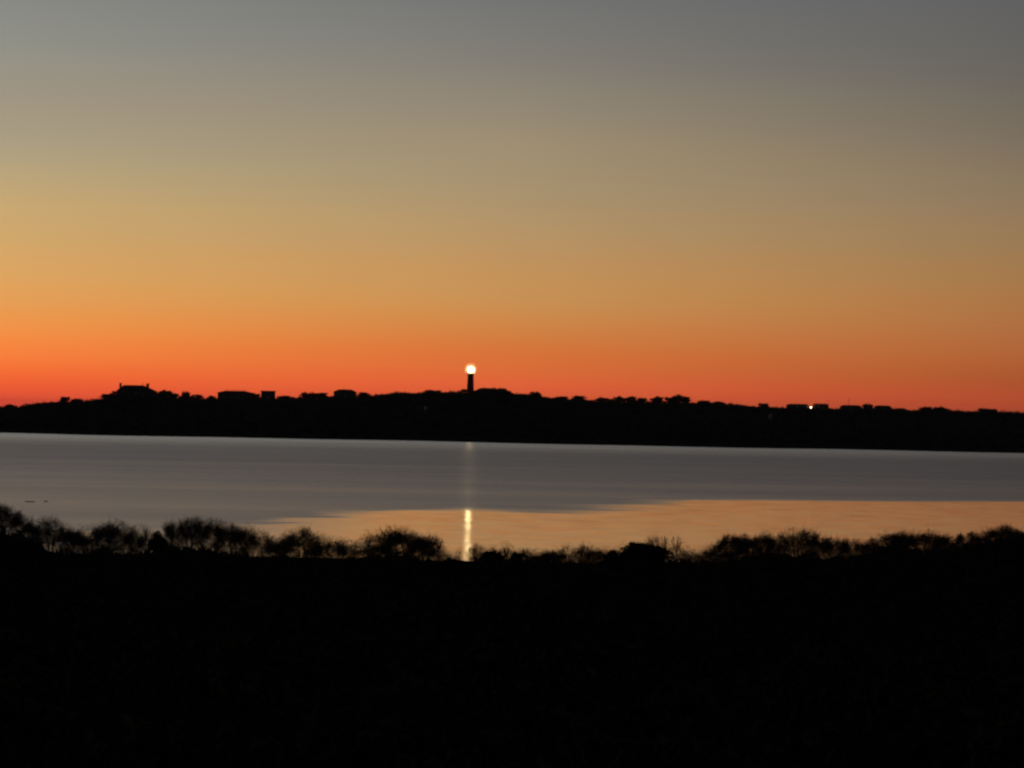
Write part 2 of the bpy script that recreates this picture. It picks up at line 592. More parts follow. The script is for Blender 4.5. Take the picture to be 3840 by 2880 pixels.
# ------------------------------------------------------------------ plants: unit models (radius 1, height 2)
def leafy_model(seed, nclump=26, per=26, leaf=0.12, tall=1.0, low=False):
    r = np.random.RandomState(seed)
    cc = r.normal(size=(nclump, 3)); cc /= np.linalg.norm(cc, axis=1, keepdims=True)
    cc *= r.uniform(0.35, 0.86, (nclump, 1))
    cc[:, 0] *= r.uniform(0.8, 1.05); cc[:, 1] *= r.uniform(0.8, 1.05)
    cc[:, 2] = (0.98 + cc[:, 2] * 0.9) if low else (1.12 + cc[:, 2] * 0.72 * tall)
    rad = r.uniform(0.18, 0.36, nclump)
    idx = np.repeat(np.arange(nclump), per)
    m = len(idx)
    d = r.normal(size=(m, 3)); d /= np.linalg.norm(d, axis=1, keepdims=True)
    C = cc[idx] + d * (rad[idx] * r.uniform(0.3, 1, m) ** 0.5)[:, None]
    a = r.normal(size=(m, 3)); a /= np.linalg.norm(a, axis=1, keepdims=True)
    b = np.cross(a, r.normal(size=(m, 3))); b /= np.linalg.norm(b, axis=1, keepdims=True)
    s = leaf * r.uniform(0.6, 1.3, m)
    tr = MB()
    top = Vector((r.uniform(-.1, .1), r.uniform(-.1, .1), 0.85))
    tr.tube((0, 0, -0.25), top * 0.5, 0.075, 0.06, 7)
    tr.tube(top * 0.5, top, 0.06, 0.045, 7)
    for k in range(min(9, nclump)):
        q = Vector(cc[k])
        s0 = top * r.uniform(0.5, 1.0)
        tr.tube(s0, s0.lerp(q, 0.55) + Vector((0, 0, 0.05)), 0.035, 0.022, 5)
        tr.tube(s0.lerp(q, 0.55) + Vector((0, 0, 0.05)), q, 0.022, 0.008, 5)
    return (C, a * s[:, None], b * (s * 0.6)[:, None]), tr


def bare_model(seed, stems=6, nclump=26, twigs=1900, wide=1.0, loose=1.0):
    """leafless shrub: forked stems carry clumps of fine twigs that fill a ragged dome"""
    r = np.random.RandomState(seed)
    st = MB()
    cc, rad = [], []
    for k in range(nclump):
        a = r.uniform(0, 6.283)
        q = math.sqrt(r.uniform(0.0, 0.95)) * wide
        zt = 1.0 + 0.82 * math.sqrt(max(0.0, 1 - (q / wide) ** 2 * 0.9)) * r.uniform(0.62, 1.08)
        z = zt if r.uniform() < 0.5 else r.uniform(0.45, zt)
        cc.append((q * math.cos(a), q * math.sin(a), z - 0.1))
        rad.append(r.uniform(0.18, 0.40) * loose)
    cc = np.array(cc); rad = np.array(rad)
    mids = []
    for k in range(stems):
        a = 2 * math.pi * (k + r.uniform(-.3, .3)) / stems
        q = r.uniform(0.1, 0.5) * wide
        p0 = Vector((0.07 * math.cos(a), 0.07 * math.sin(a), -0.2))
        p1 = Vector((q * 0.6 * math.cos(a), q * 0.6 * math.sin(a), r.uniform(0.35, 0.6)))
        p2 = Vector((q * math.cos(a + .2), q * math.sin(a + .2), r.uniform(0.85, 1.2)))
        st.tube(p0, p1, 0.045, 0.032, 5)
        st.tube(p1, p2, 0.032, 0.018, 5)
        mids += [p1, p1.lerp(p2, .5), p2]
    for c in cc:
        c = Vector(c)
        s0 = min(mids, key=lambda q: (q - c).length + (3 if q.z > c.z + .1 else 0))
        md = s0.lerp(c, .5) + Vector((r.normal() * .06, r.normal() * .06, .04))
        st.tube(s0, md, 0.018, 0.012, 4)
        st.tube(md, c, 0.012, 0.006, 4)
    n = twigs
    ti = r.randint(0, nclump, n)
    g = r.normal(size=(n, 3)); g /= np.linalg.norm(g, axis=1, keepdims=True)
    base = cc[ti] + g * (rad[ti] * r.uniform(0, 1.25, n) ** 0.6)[:, None]
    out = base - np.array([0, 0, 0.3]); out /= np.linalg.norm(out, axis=1, keepdims=True)
    d = out * 0.7 + g * 0.5 + r.normal(size=(n, 3)) * 0.5
    d[:, 2] += 0.3
    d /= np.linalg.norm(d, axis=1, keepdims=True)
    ln = r.uniform(0.06, 0.26, (n, 1))
    b = np.cross(d, r.normal(size=(n, 3))); b /= np.linalg.norm(b, axis=1, keepdims=True)
    w = r.uniform(0.0035, 0.0085, (n, 1))
    C2, A2, B2 = base + d * ln * 0.4, d * ln * 0.5, b * w
    # long young shoots that break the outline
    ns = 170
    si = r.randint(0, nclump, ns)
    sb = cc[si] + r.normal(size=(ns, 3)) * (rad[si] * 0.5)[:, None]
    sd = sb - np.array([0, 0, 0.2]); sd /= np.linalg.norm(sd, axis=1, keepdims=True)
    sd = sd + r.normal(size=(ns, 3)) * 0.25 + np.array([0, 0, 0.5]); sd /= np.linalg.norm(sd, axis=1, keepdims=True)
    sl = r.uniform(0.25, 0.62, (ns, 1))
    sw = np.cross(sd, r.normal(size=(ns, 3))); sw /= np.linalg.norm(sw, axis=1, keepdims=True)
    C2 = np.concatenate([C2, sb + sd * sl * 0.5]); A2 = np.concatenate([A2, sd * sl * 0.5]); B2 = np.concatenate([B2, sw * 0.006])
    # dry leaves that have stayed on
    nl = n // 7
    li = r.randint(0, n, nl)
    lc = C2[li] + r.normal(size=(nl, 3)) * 0.04
    la = r.normal(size=(nl, 3)); la /= np.linalg.norm(la, axis=1, keepdims=True)
    lb = np.cross(la, r.normal(size=(nl, 3))); lb /= np.linalg.norm(lb, axis=1, keepdims=True)
    C2 = np.concatenate([C2, lc]); A2 = np.concatenate([A2, la * 0.035]); B2 = np.concatenate([B2, lb * 0.022])
    return (C2, A2, B2), st


RIDGE_TREES = []
for i in range(5):
    (C, A, B), tr = leafy_model(100 + i, nclump=34, per=22, leaf=0.13, low=True)
    RIDGE_TREES.append((quads_mesh('ridge_tree_crown', C, A, B, M_ridge), tr.mesh('ridge_tree_trunk', M_bark)))
DENSE = []
for i in range(4):
    (C, A, B), tr = leafy_model(200 + i, nclump=46, per=42, leaf=0.085)
    DENSE.append((quads_mesh('dense_shrub_crown', C, A, B, M_ever), tr.mesh('dense_shrub_trunk', M_bark)))
BARE = []
for i in range(7):
    (C, A, B), st = bare_model(300 + i, stems=6 + i % 4, nclump=26 + 3 * (i % 3), twigs=4200 + 400 * (i % 4))
    BARE.append((quads_mesh('bare_shrub_twigs', C, A, B, M_twig), st.mesh('bare_shrub_stems', M_bark)))
THIN = []
for i in range(3):
    (C, A, B), st = bare_model(400 + i, stems=4, nclump=18, twigs=1800, wide=0.95, loose=1.2)
    THIN.append((quads_mesh('thin_shrub_twigs', C, A, B, M_twig), st.mesh('thin_shrub_stems', M_bark)))


def sapling_model(seed):
    r = np.random.RandomState(seed)
    st = MB()
    st.tube((0, 0, -0.2), (0.03, 0, 1.0), 0.06, 0.045, 6)
    C, A, B = [], [], []
    for k in range(9):
        a = r.uniform(0, 6.28)
        z0 = r.uniform(0.9, 1.4)
        tip = Vector((r.uniform(.3, .9) * math.cos(a), r.uniform(.3, .9) * math.sin(a), r.uniform(1.5, 2.0)))
        st.tube((0.03, 0, min(z0, 1.0)), tip, 0.04, 0.012, 4)
        for j in range(30):
            q = Vector((0.03, 0, 1.0)).lerp(tip, r.uniform(.35, 1.02))
            d = Vector((r.normal() * .5, r.normal() * .5, r.uniform(.2, 1))).normalized()
            b = d.orthogonal().normalized()
            l = r.uniform(.06, .2)
            C.append(q + d * l * .5); A.append(d * l * .5); B.append(b * 0.016)
    st.tube((0.03, 0, 1.0), (0.0, 0, 1.55), 0.045, 0.015, 5)
    return (np.array([tuple(c) for c in C]), np.array([tuple(c) for c in A]), np.array([tuple(c) for c in B])), st


SAPL = []
for i in range(3):
    (C, A, B), st = sapling_model(500 + i)
    SAPL.append((quads_mesh('sapling_twigs', C, A, B, M_twig), st.mesh('sapling_stem', M_bark)))


def plant(models, k, name, crown_name, stem_name, u, hw, v, Y, label, cat, group, rot, fill=1.0):
    """a plant whose top stands at photo pixel (u, v), rooted in the ground at distance Y"""
    top = at(u, v, Y)
    g = hz(top.x, top.y)
    h = max(0.8, top.z - g)
    rad = hw * mpp(Y)
    root = empty(name, (top.x, top.y, g))
    root.rotation_euler = (0, 0, rot)
    root.scale = (rad, rad, h / 2.0)
    tag(root, label, cat, group)
    cm, sm = models[k % len(models)]
    link(crown_name, cm, root)
    link(stem_name, sm, root)
    return root


# ------------------------------------------------------------------ the leafless hedge on the near shore
# (kind, model, centre px, half width px, top px, distance, label)
G_ROW = 'shrubs along the near shore of the pond'
HEDGE = [
    ('b', 0, 16, 48, 1892, 316, 'tallest dark bare shrub at the hedge end under the low western ridge'),
    ('t', 0, 76, 34, 1926, 322, 'thin pale shrub leaning beside the tallest dark shrub of the hedge end'),
    ('b', 1, 134, 42, 1962, 322, 'low brown shrub between thin pale shrub and wispy brown shrub'),
    ('t', 1, 192, 44, 1943, 328, 'wispy brown shrub with see-through top near the hedge end, below two wet rocks'),
    ('b', 2, 252, 38, 1968, 324, 'low rounded brown shrub just beyond the wispy shrub, orange water showing beneath'),
    ('b', 3, 328, 46, 1974, 320, 'broad brown shrub before a darker taller one, below the chimneyed house'),
    ('b', 4, 424, 58, 1953, 326, 'dark twiggy dome straight below the chimneyed house'),
    ('b', 5, 497, 36, 1986, 320, 'low brown shrub tucked beside the dark twiggy dome'),
    ('s', 0, 548, 22, 1960, 330, 'single slim sapling poking above low brown shrubs below the chimneyed house'),
    ('d', 0, 598, 42, 1982, 314, 'dense dark shrub with solid rounded top beside slim sapling'),
    ('b', 6, 655, 42, 1945, 324, 'first of two tall grey-green shrubs standing close together'),
    ('b', 0, 720, 44, 1940, 326, 'taller of two close grey-green shrubs, highest crown of this hedge stretch'),
    ('b', 2, 803, 36, 1953, 322, 'narrow upright brown shrub alone between two pale water gaps'),
    ('b', 1, 868, 30, 1961, 320, 'upright dark shrub at edge of the pale water gap, below railed-roof house'),
    ('b', 4, 920, 42, 1976, 324, 'dark round shrub below the railed-roof house'),
    ('t', 2, 986, 40, 1996, 328, 'thin tan shrub below the square flat-topped house, orange water showing through'),
    ('b', 3, 1052, 44, 2016, 320, 'low brown shrub sloping up to a round-topped shrub'),
    ('b', 5, 1130, 54, 1984, 326, 'round-topped brown shrub with bright specks of water through its stems'),
    ('b', 6, 1236, 56, 2024, 322, 'low broad dark shrub midway between two round-topped shrubs'),
    ('t', 0, 1312, 36, 2033, 328, 'low olive thin shrub next to the lone upright stalk'),
    ('s', 1, 1383, 24, 1996, 330, 'lone thin upright stalk rising from low olive shrubs'),
    ('b', 1, 1418, 42, 2028, 320, 'low dark shrub at the foot of the largest domed bush'),
    ('b', 2, 1515, 90, 1984, 324, 'largest domed brown bush of the middle hedge, wide and twiggy'),
    ('b', 0, 1592, 44, 2024, 318, 'lower shrub on the shoulder of the largest domed bush'),
    ('s', 2, 1640, 26, 2030, 326, 'small sapling with drooping curved top near the lighthouse reflection'),
    ('d', 1, 1694, 42, 2084, 314, 'low dark dense shrub beside the foot of the bright reflection streak'),
    ('t', 1, 1776, 22, 2046, 330, 'thin wisp standing against the edge of the bright reflection streak'),
    ('d', 2, 1836, 58, 2060, 316, 'flat-topped dense shrub just beyond the bright reflection streak'),
    ('s', 0, 1904, 30, 2042, 330, 'slanting thin stalk behind the flat-topped dense shrub'),
    ('d', 3, 1936, 38, 2067, 316, 'small green-black dense shrub below slanting stalk'),
    ('b', 3, 2010, 48, 2056, 322, 'low even brown shrub, first past the green-black dense shrub'),
    ('b', 4, 2075, 42, 2061, 320, 'low even brown shrub, second past the green-black dense shrub'),
    ('t', 2, 2134, 46, 2045, 326, 'feathery thin shrub rising above low even brown shrubs'),
    ('t', 0, 2190, 44, 2038, 328, 'tallest feathery thin shrub before the solid dark hump'),
    ('b', 6, 2243, 30, 2058, 320, 'small brown shrub against the foot of the solid dark hump'),
    ('d', 0, 2306, 48, 2056, 312, 'dense dark shrub making the low shoulder of the solid hump'),
    ('d', 1, 2415, 108, 2024, 312, 'solid dark hump-shaped thicket shrub, widest of the hedge'),
    ('t', 1, 2452, 30, 2012, 328, 'thin brown shrub behind the peak of the solid dark hump'),
    ('s', 1, 2496, 26, 2006, 330, 'first of two bare forked saplings standing over the dark hump'),
    ('s', 2, 2537, 24, 2012, 330, 'second of two bare forked saplings, leaning outward past the dark hump'),
    ('t', 2, 2602, 48, 2064, 324, 'low gauzy shrub in the dip after the forked saplings'),
    ('b', 5, 2682, 48, 2047, 322, 'low olive shrub at the foot of a dark upright bush'),
    ('b', 0, 2746, 44, 2006, 318, 'dark upright bush with solid stem, first of the eastern hedge'),
    ('b', 1, 2797, 42, 2001, 324, 'brown shrub next after the dark upright bush'),
    ('b', 2, 2850, 46, 1998, 322, 'reddish brown bush, second after the dark upright bush'),
    ('b', 3, 2905, 40, 2018, 320, 'low brown shrub in front of the tall airy shrub'),
    ('b', 4, 2986, 54, 1979, 326, 'tall airy shrub, highest crown between dark hump and narrow post-like shrub'),
    ('b', 5, 3070, 38, 2000, 322, 'brown shrub just below the tall airy shrub, on its outer side'),
    ('b', 6, 3136, 46, 2010, 320, 'rounded brown shrub with open holes below its crown'),
    ('t', 0, 3190, 32, 2013, 328, 'thin tan shrub hugging the narrow post-like shrub'),
    ('b', 3, 3243, 27, 2021, 314, 'narrow post-like dark shrub beside a bright gap of water'),
    ('b', 0, 3330, 50, 2001, 322, 'round brown bush standing just past the bright gap of water'),
    ('b', 1, 3384, 36, 1989, 324, 'pointed brown shrub between round bush and hedge hollow'),
    ('t', 1, 3432, 42, 1998, 328, 'gauzy thin shrub beyond the pointed brown shrub'),
    ('b', 2, 3492, 54, 1993, 322, 'broad purple-brown bush with pale hole under its crown'),
    ('b', 3, 3562, 38, 2017, 318, 'low dark shrub beside the broad purple-brown bush'),
    ('b', 4, 3632, 42, 1991, 324, 'upright brown shrub two places before the hedge end on high ground'),
    ('t', 2, 3684, 32, 1990, 328, 'thin shrub just before the dark tall end bush'),
    ('b', 5, 3774, 54, 1970, 318, 'dark tall bush near the hedge end on the high eastern bank'),
    ('b', 6, 3830, 42, 1988, 316, 'very last dark bush at the eastern hedge end'),
]
hu = np.array([h_[2] for h_ in HEDGE], float)
hv = np.array([h_[4] for h_ in HEDGE], float)
hp = [at(u, v, 324) for u, v in zip(hu, hv)]
ux = np.array([q.x for q in hp]); uz = np.array([q.z for q in hp])
n = 150000
xx = rng.uniform(-45, 45, n)
yy = rng.uniform(310, 338, n)
gz_ = height(xx, yy)
tz = np.interp(xx * 324 / yy, ux, uz)
patch = 0.70 + 0.16 * np.sin(xx * 1.9 + 0.4 * yy) + 0.13 * np.sin(xx * 0.83 + 1.3) + 0.12 * np.sin(xx * 4.7 + yy)
hh = np.clip((tz - gz_) * np.clip(patch + 0.1 * (xx < -2) + 0.2 * ((xx > -21) & (xx < -1)), 0.2, 1.0), 0.3, 4)
open_ = np.abs(xx - at(1747, 2100, 324).x) < 0.45
hh[open_] *= 0.35
P = np.stack([xx, yy, gz_ + hh * rng.uniform(0, 1, n) ** 0.8], -1)
d = unit(n, 0.5)
b = np.cross(d, unit(n)); b /= np.linalg.norm(b, axis=1, keepdims=True)
o = link('brushwood', quads_mesh('brushwood', P, d * rng.uniform(.08, .26, (n, 1)), b * rng.uniform(.004, .011, (n, 1)), M_twig))
tag(o, 'tangle of low bare brush filling in under the hedge shrubs by the shore', 'brush', kind='stuff')

for i, (kind, k, u, hw, v, Y, lab) in enumerate(HEDGE):
    rot = (i * 2.399) % 6.283
    if kind == 'b':
        plant(BARE, k, 'bare_shrub', 'crown', 'stem', u, hw * 1.38, v, Y, lab, 'shrub', G_ROW, rot)
    elif kind == 't':
        plant(THIN, k, 'thin_shrub', 'crown', 'stem', u, hw * 1.3, v, Y, lab, 'shrub', G_ROW, rot)
    elif kind == 's':
        plant(SAPL, k, 'sapling', 'crown', 'trunk', u, hw * 1.1, v, Y, lab, 'sapling', 'saplings standing above the hedge', rot)
    else:
        plant(DENSE, k, 'dense_shrub', 'crown', 'trunk', u, hw * 1.15, v, Y, lab, 'shrub', G_ROW, rot)

# ------------------------------------------------------------------ trees one can tell apart along the ridge
G_RT = 'dark trees along the skyline of the ridge'
RIDGE = [
    (39, 26, 1514, 'low shrubby tree at the very western end of the ridge'),
    (245, 22, 1485, 'small lone tree on the bare slope below the chimneyed house'),
    (292, 24, 1493, 'tiny low tree next to the small lone tree on the bare slope'),
    (404, 28, 1475, 'dark tree against the lower flank of the chimneyed house'),
    (432, 24, 1464, 'dark tree touching the steep roof end of the chimneyed house'),
    (620, 34, 1459, 'round dark tree beside the long roof slope of the chimneyed house'),
    (656, 22, 1474, 'low tree on the outer edge of the round dark tree'),
    (697, 15, 1465, 'spiky thin-topped tree standing alone in the skyline dip'),
    (740, 27, 1477, 'low round tree next to the spiky thin-topped tree'),
    (792, 20, 1482, 'small tree against the wall of the railed-roof house'),
    (957, 22, 1471, 'dark tree between the railed-roof house and the square flat-topped house'),
    (1074, 36, 1482, 'low wide tree beyond the square flat-topped house'),
    (1160, 34, 1469, 'taller of a pair of dark trees before the gabled house'),
    (1206, 32, 1470, 'second of a pair of dark trees, nearer the gabled house'),
    (1362, 30, 1469, 'dark tree beside the end wall of the gabled house'),
    (1620, 36, 1460, 'low spreading tree on the smooth crest before the lighthouse'),
    (1743, 15, 1457, 'low bush huddled against the foot of the lighthouse'),
    (2008, 26, 1467, 'first small tree down the slope from the lighthouse knoll'),
    (2104, 38, 1484, 'low wide tree in the saddle past the lighthouse knoll'),
    (2168, 34, 1482, 'round tree ending the saddle past the lighthouse knoll'),
    (2256, 25, 1487, 'first of three small rounded trees on the middle skyline'),
    (2290, 19, 1493, 'second and smallest of three small rounded trees on the skyline'),
    (2322, 26, 1484, 'third of three small rounded trees on the skyline'),
    (2366, 30, 1483, 'broad flat-crowned tree following the three small rounded trees'),
    (2405, 24, 1490, 'low tree trailing behind the broad flat-crowned tree'),
    (2466, 27, 1483, 'round tree just before the biggest tree clump of the eastern ridge'),
    (2514, 24, 1486, 'left half of the biggest tree clump on the eastern ridge'),
    (2546, 34, 1478, 'tallest tree in the biggest clump of the eastern ridge'),
    (2574, 18, 1485, 'steep-sided tree closing the biggest clump of the eastern ridge'),
    (2640, 30, 1500, 'very low tree past the biggest clump of the eastern ridge'),
    (2692, 28, 1503, 'second very low tree past the biggest clump of the eastern ridge'),
    (2862, 24, 1510, 'small low tree before the house beside the lit yard lamp'),
    (3253, 20, 1512, 'pointed small tree between two low-roofed eastern houses'),
    (3374, 26, 1529, 'tiny low tree after the easternmost low-roofed house'),
    (3478, 34, 1523, 'first half of the wide rounded grove on the far eastern ridge'),
    (3524, 32, 1522, 'second half of the wide rounded grove on the far eastern ridge'),
    (3684, 26, 1529, 'easternmost small tree clump, its nearer crown'),
    (3718, 22, 1531, 'easternmost small tree clump, its outer lower crown'),
]
for i, (u, hw, v, lab) in enumerate(RIDGE):
    plant(RIDGE_TREES, i, 'ridge_tree', 'crown', 'trunk', u, hw * 1.12, v, CREST_Y - 8 - (i % 3) * 4, lab, 'tree', G_RT, (i * 2.399) % 6.283)

# ------------------------------------------------------------------ lighthouse
LY = 3000.0
M_ = mpp(LY)
b = at(1764, 1456, LY)
gz = hz(b.x, b.y) - 0.4
top_z = at(1764, 1403.5, LY).z
lamp_z = at(1764, 1386, LY).z
lh = empty('lighthouse', (b.x, b.y, gz))
tag(lh, 'round brick lighthouse with its lamp shining on the ridge top', 'lighthouse')
th = top_z - gz
m = MB()
m.lathe([(2.75, 0.0), (2.72, 0.5), (2.45, 0.7), (2.38, th * 0.3), (2.2, th * 0.62), (2.02, th - 1.0), (2.15, th - 0.75), (2.3, th - 0.45), (2.45, th - 0.2)], 28)
tower = m.build('tower', M_brick, lh, True)
m = MB()
m.lathe([(2.55, th - 0.2), (2.75, th - 0.16), (2.75, th + 0.02), (2.55, th + 0.05)], 28)
gal = m.build('gallery', M_iron, lh)
m = MB()
for k in range(16):
    a = 2 * math.pi * k / 16
    m.tube((2.62 * math.cos(a), 2.62 * math.sin(a), th + 0.05), (2.62 * math.cos(a), 2.62 * math.sin(a), th + 1.0), 0.03, 0.03, 4)
    a2 = 2 * math.pi * (k + 1) / 16
    for hh in (0.55, 1.0):
        m.tube((2.62 * math.cos(a), 2.62 * math.sin(a), th + hh), (2.62 * math.cos(a2), 2.62 * math.sin(a2), th + hh), 0.025, 0.025, 4)
m.build('railing', M_iron, gal)
lz = lamp_z - gz
m = MB()
m.lathe([(1.5, th + 0.05), (1.5, th + 0.5), (1.2, th + 0.75), (0.9, lz - LENS_R + 0.25)], 20)
m.build('lantern_base', M_iron, lh)
prof = []
for k in range(1, 24):
    t = math.pi * (k / 24) - math.pi / 2
    rib = 1.0 + 0.03 * math.cos(k * math.pi)           # stepped rings of a prism lens
    prof.append((LENS_R * math.cos(t) * rib, lz + LENS_R * math.sin(t)))
m = MB(); m.lathe(prof, 32)
m.build('lamp', M_lens, lh, True)
m, nt, p = new_mat('lamp_bloom')  # added scattering ball round the lamp, stands in for lens bloom
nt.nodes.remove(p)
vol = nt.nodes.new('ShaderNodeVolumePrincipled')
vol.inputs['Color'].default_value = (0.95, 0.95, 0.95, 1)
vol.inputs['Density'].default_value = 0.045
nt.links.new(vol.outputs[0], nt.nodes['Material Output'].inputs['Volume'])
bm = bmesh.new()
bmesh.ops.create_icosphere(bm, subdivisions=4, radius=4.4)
me = bpy.data.meshes.new('bloom_volume'); bm.to_mesh(me); bm.free(); me.materials.append(m)
o = link('bloom_volume', me); o.location = (b.x, b.y, lamp_z)
tag(o, 'added scattering ball imitating lens bloom around the lighthouse lamp', 'bloom_volume', kind='stuff')
m = MB()
for k in range(3):
    zz = th * (0.25 + 0.26 * k)
    rr = 2.46 - 0.19 * k
    a = -math.pi / 2 + 0.5 * (k - 1)
    ca, sa = math.cos(a), math.sin(a)
    t = Vector((-sa, ca, 0)); nrm_ = Vector((ca, sa, 0))
    c = nrm_ * rr + Vector((0, 0, zz))
    m = MB()
    m.add([c - t * .3 - Vector((0, 0, .5)), c + t * .3 - Vector((0, 0, .5)), c + t * .3 + Vector((0, 0, .4)), c + Vector((0, 0, .62)), c - t * .3 + Vector((0, 0, .4)),
           c - t * .3 - Vector((0, 0, .5)) - nrm_ * .4, c + t * .3 - Vector((0, 0, .5)) - nrm_ * .4, c + t * .3 + Vector((0, 0, .4)) - nrm_ * .4, c + Vector((0, 0, .62)) - nrm_ * .4, c - t * .3 + Vector((0, 0, .4)) - nrm_ * .4],
          [(0, 1, 2, 3, 4), (0, 5, 6, 1), (1, 6, 7, 2), (2, 7, 8, 3), (3, 8, 9, 4), (4, 9, 5, 0)])
    m.build('window', M_glass, lh)


# ------------------------------------------------------------------ houses on the ridge
def house(name, u0, u1, v_base, v_eave, v_roof, r0, r1, Y, label, mat, depth=10.0, over=0.4, nwin=4, flat=False, cat='house'):
    """house seen broadside: walls u0..u1, eaves at v_eave, roof top v_roof spanning r0..r1"""
    uc = (u0 + u1) / 2
    c = at(uc, v_base, Y)
    k = mpp(Y)
    g = hz(c.x, Y - depth / 2) - 0.3
    root = empty(name, (c.x, Y, g))
    tag(root, label, cat, 'houses along the ridge')
    tilt = (uc - 1920) * math.tan(R(ROLL))
    half = (u1 - u0) / 2 * k
    ze = at(uc, v_eave, Y).z - g
    zr = at(uc, v_roof, Y).z - g
    m = MB(); m.box(-half, half, -depth / 2, depth / 2, -1.5, ze)
    wall = m.build('wall', mat, root)
    rc = ((r0 + r1) / 2 - uc) * k
    rh = (r1 - r0) / 2 * k
    m = MB()
    if flat:
        m.frustum(half + over, depth / 2 + over, half + over, depth / 2 + over, ze + 0.003, zr)
    else:
        m.frustum(half + over, depth / 2 + over, rh, 0.12, ze + 0.003, zr, 0, 0, rc)
    roof = m.build('roof', M_roof, root)
    for q in range(nwin):
        x = -half + (q + 0.5) / nwin * 2 * half
        if q == nwin // 2:
            m = MB(); m.box(x - 0.5, x + 0.5, -depth / 2 - 0.06, -depth / 2 + 0.1, 0.3, min(ze - 0.3, 2.4))
            m.build('door', M_trim, root)
        else:
            z0, z1 = max(0.6, ze * 0.38), ze * 0.8
            m = MB(); m.box(x - 0.7, x + 0.7, -depth / 2 - 0.05, -depth / 2 + 0.1, z0 - 0.1, z1 + 0.1)
            fr = m.build('window', M_trim, root)
            m = MB(); m.box(x - 0.6, x + 0.6, -depth / 2 - 0.065, -depth / 2 + 0.05, z0, z1)
            m.build('pane', M_glass, fr)
    return root, roof, g, k, uc


HY = 2992.0
r_, roof, g, k, uc = house('house', 440, 586, 1480, 1467, 1444.5, 464, 538, HY, 'big hipped-roof house with two chimneys on the western ridge', M_shingle, 12, nwin=7)
for (cu, cv, w_) in ((452, 1436, 0.75), (554, 1438, 0.95)):
    p0 = at(cu, cv, HY)
    x = p0.x - at(uc, 1480, HY).x
    m = MB()
    z1 = p0.z - g
    m.box(x - w_, x + w_, -0.6, 0.6, z1 - 4.6, z1 - 0.25)
    m.box(x - w_ - .12, x + w_ + .12, -0.72, 0.72, z1 - 0.25 + .003, z1)
    m.build('chimney', M_brick, roof)
p0 = at(535, 1436, HY); x = p0.x - at(uc, 1480, HY).x
m = MB(); m.tube((x, 0, p0.z - g - 2.0), (x, 0, p0.z - g), 0.16, 0.16, 6); m.build('vent_pipe', M_iron, roof)

r_, roof, g, k, uc = house('house', 818, 948, 1492, 1473, 1465.5, 846, 918, HY, 'long low house with a railed walk along its roof ridge', M_shingle, 12, nwin=6)
x0 = at(846, 1465, HY).x - at(uc, 1480, HY).x
x1 = at(917, 1465, HY).x - at(uc, 1480, HY).x
zr = at(uc, 1465.5, HY).z - g
m = MB()
for q in range(7):
    x = x0 + (x1 - x0) * q / 6
    m.tube((x, 0, zr - 0.2), (x, 0, zr + (1.15 if q in (0, 6) else 0.62)), 0.1 if q in (0, 6) else 0.05, 0.1 if q in (0, 6) else 0.05, 5)
m.tube((x0, 0, zr + 0.6), (x1, 0, zr + 0.6), 0.06, 0.06, 5)
m.build('roof_railing', M_trim, roof)

house('house', 980, 1031, 1489, 1468, 1465.5, 980, 1031, HY, 'small square flat-topped house standing up from the ridge', M_shingle, 9, nwin=3, flat=True)
r_, roof, g, k, uc = house('house', 1252, 1336, 1484, 1470, 1460.5, 1270, 1318, HY, 'gabled house with one stub chimney in the middle of the western ridge', M_shingle, 10, nwin=5)
p0 = at(1290, 1458.5, HY); x = p0.x - at(uc, 1480, HY).x
m = MB(); m.box(x - .45, x + .45, -.4, .4, p0.z - g - 1.6, p0.z - g - .15); m.box(x - .55, x + .55, -.5, .5, p0.z - g - .147, p0.z - g)
m.build('chimney', M_brick, roof)
house('house', 2950, 3029, 1526, 1518.5, 1514.5, 2962, 3024, HY, 'low house next to the lit yard lamp, on its western side', M_shingle, 9, nwin=5)
r_, roof, g, k, uc = house('house', 3050, 3106, 1527, 1519, 1513.5, 3055, 3098, HY, 'low house with thin mast past the lit yard lamp', M_shingle, 9, nwin=4)
p0 = at(3105, 1500, HY); x = p0.x - at(uc, 1480, HY).x
m = MB(); m.tube((x, 0, p0.z - g - 4), (x, 0, p0.z - g), 0.12, 0.08, 5); m.tube((x - .5, 0, p0.z - g - .6), (x + .5, 0, p0.z - g - .6), .06, .06, 4)
m.build('mast', M_iron, roof)
r_, roof, g, k, uc = house('house', 3152, 3228, 1530, 1524, 1519, 3164, 3218, HY, 'low house with the tallest roof mast on the eastern ridge', M_shingle, 9, nwin=5)
p0 = at(3182, 1493, HY); x = p0.x - at(uc, 1480, HY).x
m = MB(); m.tube((x, 0, p0.z - g - 5.2), (x, 0, p0.z - g), 0.14, 0.09, 5); m.tube((x - .6, 0, p0.z - g - .9), (x + .6, 0, p0.z - g - .9), .07, .07, 4)
m.build('mast', M_iron, roof)
house('house', 3280, 3340, 1532, 1525.5, 1520.5, 3288, 3332, HY, 'easternmost low house, plain roof without a mast', M_shingle, 9, nwin=4)

